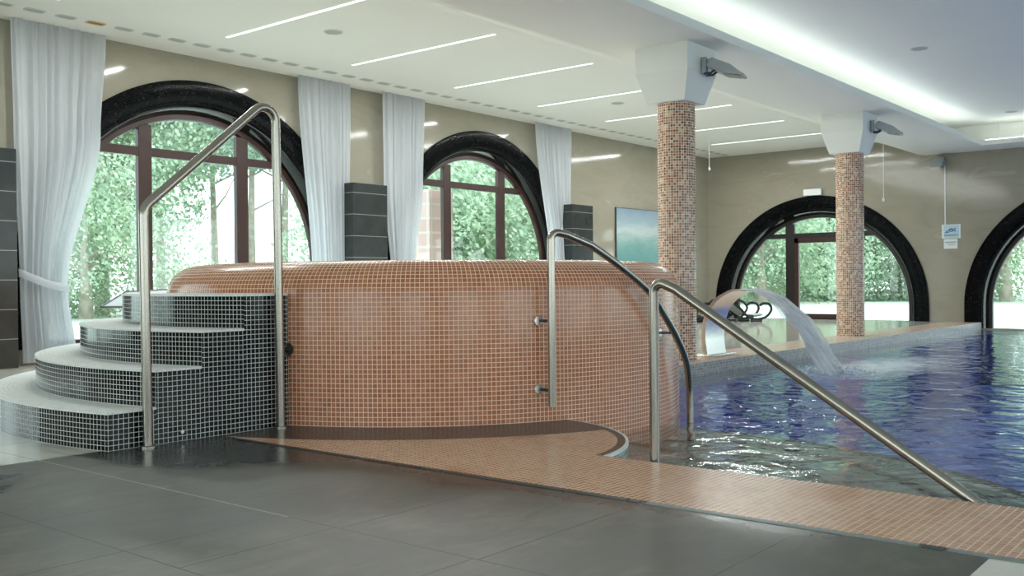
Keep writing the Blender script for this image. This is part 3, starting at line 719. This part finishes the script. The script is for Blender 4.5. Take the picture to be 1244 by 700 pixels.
def vent(mat, fmat):
    v = empty('ceiling_vent', (0, 0, ZC))
    mb = MB(); a, b, t_ = 0.105, 0.065, 0.012
    P = []
    for (aa, bb, z) in ((a, b, 0.0), (a, b, -0.006), (a-0.02, b-0.02, -0.006), (a-0.03, b-0.03, 0.02)):
        P.append([(aa*math.copysign(abs(math.cos(q))**0.5, math.cos(q)), bb*math.copysign(abs(math.sin(q))**0.5, math.sin(q)), z) for q in [2*PI*i/20 for i in range(20)]])
    mb.grid(P, closed_v=True); mb.build('vent_frame', fmat, v, smooth=True)
    MB().box(-0.075, -0.045, -0.005, 0.075, 0.035, -0.001).build('slot', mat, v)
    return v
va = vent(M['vent_grey'], M['vent_frame']); vb = vent(M['vent_amber'], M['vent_amber_frame'])
x = 4.5; i = 0; AMB = {3: 'amber-stained ceiling vent above the right edge of the leftmost curtain'}
ua = ub = False
while x < 20.6:
    if i == 3:
        o = vb; o.location = (x, 10.31, ZC-0.001); tag(o, AMB[3], 'vent', 'ceiling vents along the window wall')
    else:
        o = va if not ua else copy_tree(va); ua = True
        o.location = (x, 10.31, ZC-0.001); tag(o, 'small grey slotted vent in the ceiling row along the window wall', 'vent', 'ceiling vents along the window wall')
    x += 0.333; i += 1
def speaker(x, y, z, label):
    s = empty('ceiling_speaker', (x, y, z), label=label, cat='speaker', group='round ceiling speakers')
    MB().disc((0, 0, 0.001), (0, 0, -1), 0.11, 0.008, 28).build('rim', M['vent_frame'], s, smooth=True)
    MB().disc((0, 0, -0.006), (0, 0, -1), 0.09, 0.004, 28).build('grille', M['vent_grey'], s, smooth=True)
speaker(7.45, 8.64, ZC, 'round ceiling speaker between the two leftmost light strips')
speaker(13.39, 8.62, ZC, 'round ceiling speaker left of the nearer column top')
speaker(13.3, 3.9, ZC+0.12, 'round ceiling speaker in the raised blue-grey ceiling over the pool')
speaker(19.4, 5.0-0.9, ZC+0.12, 'small round ceiling speaker near the far cove corner')

# ================================================================== CURTAINS
def curtain(edges, label, seed, tie=None, folds=9):
    """edges: list of (z, x_left, x_right) from top to bottom"""
    rnd = random.Random(seed); c = empty('curtain', (edges[0][1], YW-0.16, 0), label=label, cat='curtain', group='white curtains on the window wall')
    ox = edges[0][1]; ph = [rnd.uniform(0, 6.28) for _ in range(6)]; n = 150; zs = [3.745-(3.745-0.03)*k/60 for k in range(61)]
    def lr(z):
        for (z1, a1, b1), (z0, a0, b0) in zip(edges, edges[1:]):
            if z0 <= z <= z1:
                t = (z1-z)/(z1-z0); t = t*t*(3-2*t); return a1+(a0-a1)*t, b1+(b0-b1)*t
        return edges[-1][1:]
    P = []; w0 = edges[0][2]-edges[0][1]
    for z in zs:
        a, b = lr(z); row = []; sq = w0/(b-a)
        for i in range(n+1):
            u = i/n; uu = u + 0.03*math.sin(6.28*u*2.3+ph[0]) + 0.012*math.sin(6.28*u*5+ph[1])
            f = math.sin(6.28*folds*uu+ph[2]+0.25*math.sin(z*1.1+u*9)) ; f = math.copysign(abs(f)**0.75, f)
            amp = 0.65*(0.022+0.018*math.sin(u*17+ph[3])**2)*(0.7+0.3*sq)*(0.75+0.25*min(1, (3.75-z)/0.6))
            y = amp*f + 0.008*math.sin(6.28*folds*2.2*uu+ph[4]+z)
            row.append((a+(b-a)*u-ox, y, z))
        P.append(row)
    o = MB().grid(P).build('cloth', M['curtain'], c, smooth=False)
    for p in o.data.polygons: p.use_smooth = True
    if tie:
        z, dz = tie; a, b = lr(z); pts_f = []; P = []
        for i in range(25):
            u = i/24; x_ = a-0.02+(b-a+0.04)*u; zz = z+dz*(0.5-u) - 0.03*math.sin(PI*u); yy = -0.075*math.sin(PI*u)**0.4
            P.append([(x_-ox, yy, zz+0.045), (x_-ox, yy-0.012, zz), (x_-ox, yy, zz-0.045)])
        MB().grid(P).build('tieback', M['curtain'], c, smooth=True)
curtain([(3.75, 4.77, 5.84), (2.6, 4.79, 5.76), (0.85, 4.85, 5.36), (0.03, 4.87, 5.46)], 'white curtain tied back beside the black panel at the left photo edge', 1, (0.92, 0.18))
curtain([(3.75, 8.62, 9.58), (0.85, 8.86, 9.50), (0.03, 8.8, 9.5)], 'white curtain at the right end of the large left arched window', 2, (0.92, -0.18))
curtain([(3.75, 10.19, 11.13), (2.4, 10.2, 11.08), (0.85, 10.35, 10.86), (0.03, 10.35, 10.9)], 'white curtain at the left end of the second arched window', 3, (0.92, 0.18))
curtain([(3.75, 13.94, 15.1), (0.85, 14.42, 15.02), (0.03, 14.4, 15.02)], 'white curtain at the right end of the second arched window', 4, (0.92, -0.18))

# ================================================================== BLACK PANELS
def panel(x1, label):
    o = MB().box(-0.335, -0.36, 0.0, 0.335, 0.0, 2.31).build('tiled_pilaster', M['darktile'], bevel=0.003); o.location = (x1-0.335, YW-0.005, 0)
    tag(o, label, 'pilaster', 'black tiled pilasters on the window wall')
panel(4.73, 'black tiled pilaster cut by the left photo edge')
panel(10.09, 'black tiled pilaster between two white curtains behind the tub')
panel(15.47, 'black tiled pilaster between the rightmost curtain and the sea picture')

# ================================================================== PICTURE
p = empty('wall_picture', (16.8, YW-0.04, 1.0), label='sea picture in teal and pale blue on the window wall behind the column', cat='picture')
MB().box(0, 0, 0, 2.15, 0.035, 1.37).build('canvas', M['picture'], p)
MB().box(-0.012, 0.004, -0.012, 0.0, 0.04, 1.382).box(0, 0.004, 1.37, 2.15, 0.04, 1.382).box(0, 0.004, -0.012, 2.15, 0.04, 0).box(2.15, 0.004, -0.012, 2.162, 0.04, 1.382).build('frame', M['panel_edge'], p)
for q in p.children:
    if q.name.startswith('canvas'):
        for d in q.data.uv_layers[0].data: d.uv = (d.uv[0], d.uv[1]+1.0)

# ================================================================== SIGNS, CORDS
def far_box(mb, y0, z0, y1, z1, t0, t1):   # y0 > y1, on the far wall
    return mb.box(XF-t1, min(y0, y1), z0, XF-t0, max(y0, y1), z1)
s = empty('pool_notice', (XF, 5.5, 1.82), label='pale blue notice with a swimmer pictogram on the far wall', cat='sign')
def loc_box(mb, y0, z0, y1, z1, t0, t1, o=(XF, 5.5, 1.82)):
    return mb.box(-t1, min(y0, y1)-o[1], z0-o[2], -t0, max(y0, y1)-o[1], z1-o[2])
loc_box(MB(), 5.68, 1.675, 5.325, 1.955, 0, 0.012).build('board', M['sign_white'], s)
loc_box(MB(), 5.645, 1.685, 5.355, 1.945, 0.012, 0.015).build('print', M['blue_sign'], s)
mb = MB()
def pt(y, z): return (-0.017, y-5.5, z-1.82)
mb.tube([pt(5.60, 1.815), pt(5.55, 1.83), pt(5.50, 1.812), pt(5.45, 1.83), pt(5.41, 1.815)], 0.008, 6)
mb.tube([pt(5.54, 1.85), pt(5.50, 1.865), pt(5.46, 1.845)], 0.013, 6); mb.tube([pt(5.44, 1.865), pt(5.425, 1.865)], 0.018, 8)
mb.tube([pt(5.62, 1.795), pt(5.54, 1.795)], 0.007, 6)
mb.build('swimmer_pictogram', M['blue_ink'], s)
mb = MB(); mb.tube([pt(5.63, 1.75), pt(5.37, 1.75)], 0.005, 6); mb.tube([pt(5.63, 1.73), pt(5.40, 1.73)], 0.005, 6); mb.build('text_lines', M['grey_ink'], s)
s = empty('small_notice', (XF, 5.5, 1.82), label='small white notice with grey lines hanging under the swimmer notice', cat='sign')
loc_box(MB(), 5.645, 1.47, 5.385, 1.662, 0, 0.01).build('board', M['sign_white'], s)
mb = MB(); mb.tube([pt(5.62, 1.60), pt(5.41, 1.60)], 0.007, 6); mb.tube([pt(5.57, 1.555), pt(5.43, 1.555)], 0.005, 6); mb.build('text_lines', M['grey_ink'], s)
o = far_box(MB(), 8.53, 2.71, 8.13, 2.85, 0.04, 0.12).build('emergency_light', M['white_plastic'], bevel=0.012); tag(o, 'white emergency light box on top of the far arched doorway', 'light')
o = MB().box(XF-0.016, 5.605, 1.955, XF-0.0, 5.625, 3.16).build('cable_conduit', M['white_plastic']); tag(o, 'thin pale cable duct running down the far wall to the notices', 'cable duct')
def cord(x, y, z1, z0, label, weight=True):
    c = empty('hanging_cord', (x, y, z1), label=label, cat='cord')
    MB().tube([(0, 0, 0), (0, 0, z0-z1)], 0.006, 8).build('string', M['white_plastic'], c, smooth=True)
    if weight: MB().tube([(0, 0, z0-z1+0.01), (0, 0, z0-z1-0.02), (0, 0, z0-z1-0.06)], 0.02, 10, radii=[0.008, 0.022, 0.018]).build('bob', M['white_plastic'], c, smooth=True)
cord(18.2, 5.98, 3.39, 2.35, 'thin white cord with a small bob hanging right of the farther column')
cord(18.2, 9.5, 3.75, 3.2, 'short thin white cord hanging right of the nearer column top')

# ================================================================== WATER SPOUT
def spout():
    s = empty('water_spout', (10.15, 5.3, 0), label='curved stainless swan-neck spout standing on the pool coping', cat='spout')
    off = Vector((10.15, 5.3, 0))
    path = spline([Vector((0, y, z)) for y, z in ((5.26, 0.0), (5.285, 0.25), (5.24, 0.48), (5.13, 0.64), (4.97, 0.735), (4.86, 0.755), (4.79, 0.745))], 8)
    P = []
    n = len(path)
    for i, q in enumerate(path):
        t = (path[min(i+1, n-1)]-path[max(i-1, 0)]).normalized(); nn = Vector((0, t.z, -t.y))
        f = i/(n-1); th = 0.045*(1-f)+0.012; x0 = 9.95; x1 = 10.40+0.08*f
        inner = q - nn*th*0.0; outer = q + nn*0.0
        a, b = q+nn*(-th/2), q+nn*(th/2)
        P.append([Vector((x0, a.y, a.z))-off, Vector((x1, a.y, a.z))-off, Vector((x1+0.004, b.y, b.z))-off, Vector((x0-0.004, b.y, b.z))-off])
    mb = MB(); mb.grid(P, closed_v=True); mb.face(P[0]); mb.face(P[-1]); mb.build('neck', M['steel_bright'], s, smooth=True, bevel=0.004)
    mb = MB(); mb.box(-0.24, -0.16, 0, 0.32, 0.05, 0.025); mb.build('foot_plate', M['steel_bright'], s, bevel=0.008)
    # water sheet: real ballistic arc
    w = empty('falling_water', (10.3, 4.8, 0.74), label='sheet of falling water pouring from the spout into the pool', cat='water')
    woff = Vector((10.3, 4.8, 0.74)); Pa = []; U = []
    rnd = random.Random(5); N = 40
    for i in range(N+1):
        f = i/N; T = 0.425*f; y = 4.84 - 2.12*T - 0.0; z = 0.768 - 0.08*T - 4.905*T*T + 0.0
        row = []; ur = []
        x0, x1 = 9.97+0.06*f, 10.48-0.04*f
        for j in range(31):
            u = j/30; th = 0.02+0.05*f
            row.append(Vector((x0+(x1-x0)*u, y + 0.03*f*math.sin(u*21+i*0.1)+0.025*f*math.sin(u*47+i*0.35), z+0.02*f*math.sin(u*33+i*0.5)))-woff); ur.append((u*0.4, f*1.2))
        Pa.append(row); U.append(ur)
    mb = MB(); mb.grid(Pa, UV=U)
    Pb = [[q+Vector((0, -0.02-0.05*i/N, -0.012)) for q in r] for i, r in enumerate(Pa)]
    mb.grid(Pb, UV=U); mb.build('sheet', M['fall'], w, smooth=False, weld=False)
    # splash
    mb = MB()
    for k in range(260):
        a = rnd.uniform(0, 2*PI); r = abs(rnd.gauss(0, 0.22)); x = 10.33+r*math.cos(a)*1.3; y = 3.93+r*math.sin(a); z = WZ+abs(rnd.gauss(0, 0.05))*math.exp(-r*2)
        sz = rnd.uniform(0.006, 0.024); c = Vector((x, y, z))-woff
        pv = [c+Vector(d)*sz for d in ((1,0,0),(0,1,0),(-1,0,0),(0,-1,0),(0,0,1),(0,0,-1))]
        for q in ((0,1,4),(1,2,4),(2,3,4),(3,0,4),(1,0,5),(2,1,5),(3,2,5),(0,3,5)): mb.face([pv[t] for t in q])
    o = mb.build('splash', M['fall'], w, weld=False); o['kind'] = 'stuff'
spout()

# ================================================================== LOUNGERS in the far corner
def lounger(loc, rz, label):
    l = empty('curved_lounger', loc, rz, label=label, cat='lounger', group='curved loungers in the far corner')
    for y in (-0.3, 0.3):
        P = spline([(-0.62, y, 0.36), (-0.52, y, 0.44), (-0.34, y, 0.42), (-0.16, y, 0.28), (0.0, y, 0.12), (0.2, y, 0.05), (0.42, y, 0.10), (0.54, y, 0.24), (0.50, y, 0.36), (0.36, y, 0.38), (0.28, y, 0.34)], 6)
        MB().tube(P, 0.028, 10).build('side_frame', M['black_tube'], l, smooth=True)
        P = spline([(-0.5, y*0.94, 0.05), (-0.3, y*0.94, 0.05), (-0.12, y*0.94, 0.12), (0.0, y*0.94, 0.28), (-0.06, y*0.94, 0.40), (-0.22, y*0.94, 0.46), (-0.44, y*0.94, 0.45)], 6)
        MB().tube(P, 0.024, 10).build('arm_loop', M['black_tube'], l, smooth=True)
        for x in (-0.5, 0.2): MB().box(x-0.12, y-0.035, 0, x+0.12, y+0.035, 0.06).build('foot', M['black_tube'], l, bevel=0.01)
    P = [[(x, -0.26, z), (x, 0.26, z)] for x, z in ((-0.6, 0.34), (-0.5, 0.405), (-0.34, 0.38), (-0.16, 0.25), (0.0, 0.14), (0.2, 0.10), (0.42, 0.14))]
    P2 = [[(x, y, z+0.025) for x, y, z in r] for r in P]
    MB().grid(P).grid(P2).build('sling', M['sling'], l, smooth=True)
lounger((19.2, 9.3, 0), -PI/4+0.1, 'black curved lounger seen through the arch of the spout')
lounger((18.3, 9.95, 0), -PI/4+0.1, 'black curved lounger just right of the nearer column')
# slanted grey panel behind the steps
p = empty('slanted_panel', (5.98, 10.3, 0), label='pale grey slanted panel with dark edge standing behind the steps', cat='panel')
def slab(pts4, th):
    mb = MB(); lo = [(x, y, z-th) for x, y, z in pts4]; mb.face(pts4); mb.face(lo[::-1])
    for i in range(4): mb.face([pts4[i], pts4[(i+1) % 4], lo[(i+1) % 4], lo[i]])
    return mb
A = [(-0.565, -0.2, 0.633), (0.62, -0.2, 0.614), (0.89, 0.3, 0.826), (-0.007, 0.3, 0.787)]
slab(A, 0.015).build('board', M['panel_grey'], p)
MB().tube([A[0], A[3], A[2]], 0.012, 8).build('edge', M['panel_edge'], p)
MB().tube([A[0], A[1]], 0.010, 8).build('front_edge', M['panel_edge'], p)
for x in (-0.24, 0.55): MB().tube([(x, -0.18, 0.0), (x, -0.18, 0.62)], 0.010, 8).build('leg', M['panel_edge'], p)
for x in (0.1, 0.8): MB().tube([(x, 0.27, 0.0), (x, 0.27, 0.775)], 0.010, 8).build('leg', M['panel_grey'], p)

# ================================================================== OUTSIDE
o = MB().box(-60, YW+0.36, -0.5, 110, 120, -0.35).build('ground', M['ground']); tag(o, kind='structure')
o = MB().box(XF+0.36, -90, -0.5, 110, YW+0.36, -0.35).build('ground', M['ground']); tag(o, kind='structure')
o = MB().box(-60, -90, -1.7, XF+0.36, Y0-0.4, -1.5).build('ground', M['ground']); tag(o, kind='structure')

def crown_mesh(name, mat, seed, n=5200, R=(3.2, 3.2, 3.0), leaf=0.17):
    rnd = random.Random(seed); mb = MB(); blobs = []
    for _ in range(26):
        a = rnd.uniform(0, 2*PI); e = rnd.uniform(-0.9, 1.0); rr = rnd.uniform(0.35, 0.8)
        blobs.append((Vector((R[0]*rr*math.cos(a)*math.sqrt(max(0, 1-e*e*0.7)), R[1]*rr*math.sin(a)*math.sqrt(max(0, 1-e*e*0.7)), R[2]*0.72*e)), rnd.uniform(0.6, 1.3)))
    for _ in range(n):
        c, r = rnd.choice(blobs); d = Vector((rnd.gauss(0, 1), rnd.gauss(0, 1), rnd.gauss(0, 1))).normalized()
        p = c + d*r*rnd.uniform(0.65, 1.08); nn = (d + Vector((rnd.gauss(0, .5), rnd.gauss(0, .5), rnd.gauss(0, .5)))).normalized()
        u = nn.orthogonal().normalized(); v = nn.cross(u); s = leaf*rnd.uniform(0.6, 1.3)
        mb.face([p+u*s, p+v*s*0.6, p-u*s, p-v*s*0.6])
    me = mb.build(name, mat, weld=False)
    return me
def tree_proto(mat, seed, h, crown, n, leaf, label):
    t = empty('tree', (0, 0, -0.35)); rnd = random.Random(seed*3+1)
    c = crown_mesh('crown', mat, seed, n, crown, leaf); c.parent = t; c.location = (0, 0, h)
    tb = MB(); tb.tube([(0, 0, -0.1), (0.03, 0, h*0.35), (0.12, 0.05, h*0.7), (0.1, 0.1, h)], 0.2, 10, radii=[0.2, 0.15, 0.10, 0.04])
    for k in range(6):
        a = rnd.uniform(0, 6.28); z = h*rnd.uniform(0.45, 0.8); q = crown[0]*0.6
        tb.tube([(0.05, 0.02, z), (q*0.5*math.cos(a), q*0.5*math.sin(a), z+0.6), (q*math.cos(a), q*math.sin(a), z+1.5)], 0.05, 6, radii=[0.05, 0.03, 0.012])
    tb.build('trunk', M['bark'], t, smooth=True)
    return t
protos = [tree_proto(M['leaf1'], 11, 4.3, (3.4, 3.4, 3.6), 32000, 0.06, ''), tree_proto(M['leaf2'], 23, 5.4, (3.8, 3.8, 4.6), 34000, 0.065, ''),
          tree_proto(M['leaf1'], 31, 1.9, (3.2, 3.2, 2.2), 22000, 0.06, ''),
          tree_proto(M['leaf2'], 47, 8.4, (3.6, 3.6, 3.4), 26000, 0.065, '')]
used = [False]*4
def put_tree(k, x, y, s, rz, label, grp='trees outside the windows'):
    o = protos[k] if not used[k] else copy_tree(protos[k]); used[k] = True
    o.location = (x, y, -0.35); o.scale = (s, s, s); o.rotation_euler = (0, 0, rz)
    tag(o, label, 'tree', grp)
def ray(px, dist):     # a point at that distance from the camera in the direction of a photo column
    a = math.radians(39.02)-math.atan((px-622)/1188.5); return dist*math.cos(a), dist*math.sin(a)
TREES = [(2, 104, 40, 1.5, 0.8, 'low bushy tree beside the edge of the leftmost curtain'),
         (0, 124, 44, 1.7, 0.3, 'leafy tree with a pale trunk seen beside the leftmost curtain'),
         (1, 50, 52, 1.8, 1.2, 'tall tree behind the leftmost curtain outside'),
         (3, 196, 50, 1.25, 2.0, 'tall high-crowned tree seen between the rail posts in the left arched window'),
         (3, 262, 56, 1.3, 2.9, 'tall distant tree crown left of the second mullion of the left arched window'),
         (3, 306, 42, 1.05, 4.0, 'tree with a bare slender trunk in the right part of the left arched window'),
         (3, 345, 44, 1.1, 5.5, 'slender tree at the right end of the left arched window'),
         (0, 430, 50, 1.8, 5.1, 'tree outside hidden mostly by the second curtain'),
         (2, 528, 30, 1.4, 1.9, 'bushy tree at the left of the second arched window'),
         (1, 560, 44, 1.7, 0.4, 'tall dense tree behind the left mullion of the second arched window'),
         (2, 598, 34, 1.5, 2.6, 'round bushy tree low in the middle of the second arched window'),
         (1, 625, 48, 1.7, 3.1, 'tall tree right of centre in the second arched window'),
         (2, 655, 36, 1.2, 3.9, 'small bushy tree at the right end of the second arched window'),
         (0, 870, 60, 1.8, 0.9, 'tree at the left edge of the far arched doorway'),
         (2, 925, 54, 1.8, 0.2, 'round bushy tree in the left pane of the far arched doorway'),
         (1, 962, 72, 2.0, 5.6, 'tall tree above the left pane of the far arched doorway'),
         (2, 995, 66, 2.0, 1.4, 'bushy tree seen through the door leaf of the far arched doorway'),
         (2, 1040, 62, 1.9, 2.2, 'bushy tree behind the farther column outside'),
         (1, 1030, 80, 2.1, 3.3, 'tall tree behind the farther column outside'),
         (2, 1088, 64, 2.0, 4.4, 'bushy tree seen just right of the farther column'),
         (1, 1105, 82, 2.1, 5.0, 'tall tree at the right end of the far arched doorway'),
         (2, 1222, 58, 1.9, 0.1, 'bushy tree in the arched window at the right photo edge'),
         (1, 1262, 74, 2.0, 3.7, 'tall tree outside beyond the right photo edge')]
for k, px, d, s, rz, lb in TREES:
    x, y = ray(px, d); put_tree(k, x, y, s, rz, lb)
# brick pier outside the second window
x, y = ray(522, 17.5)
o = MB().box(-0.3, -0.3, -0.35, 0.3, 0.3, 2.5).build('brick_pier', M['brick']); o.location = (x, y, 0); tag(o, 'pale red brick pier outside at the left of the second arched window', 'pier')
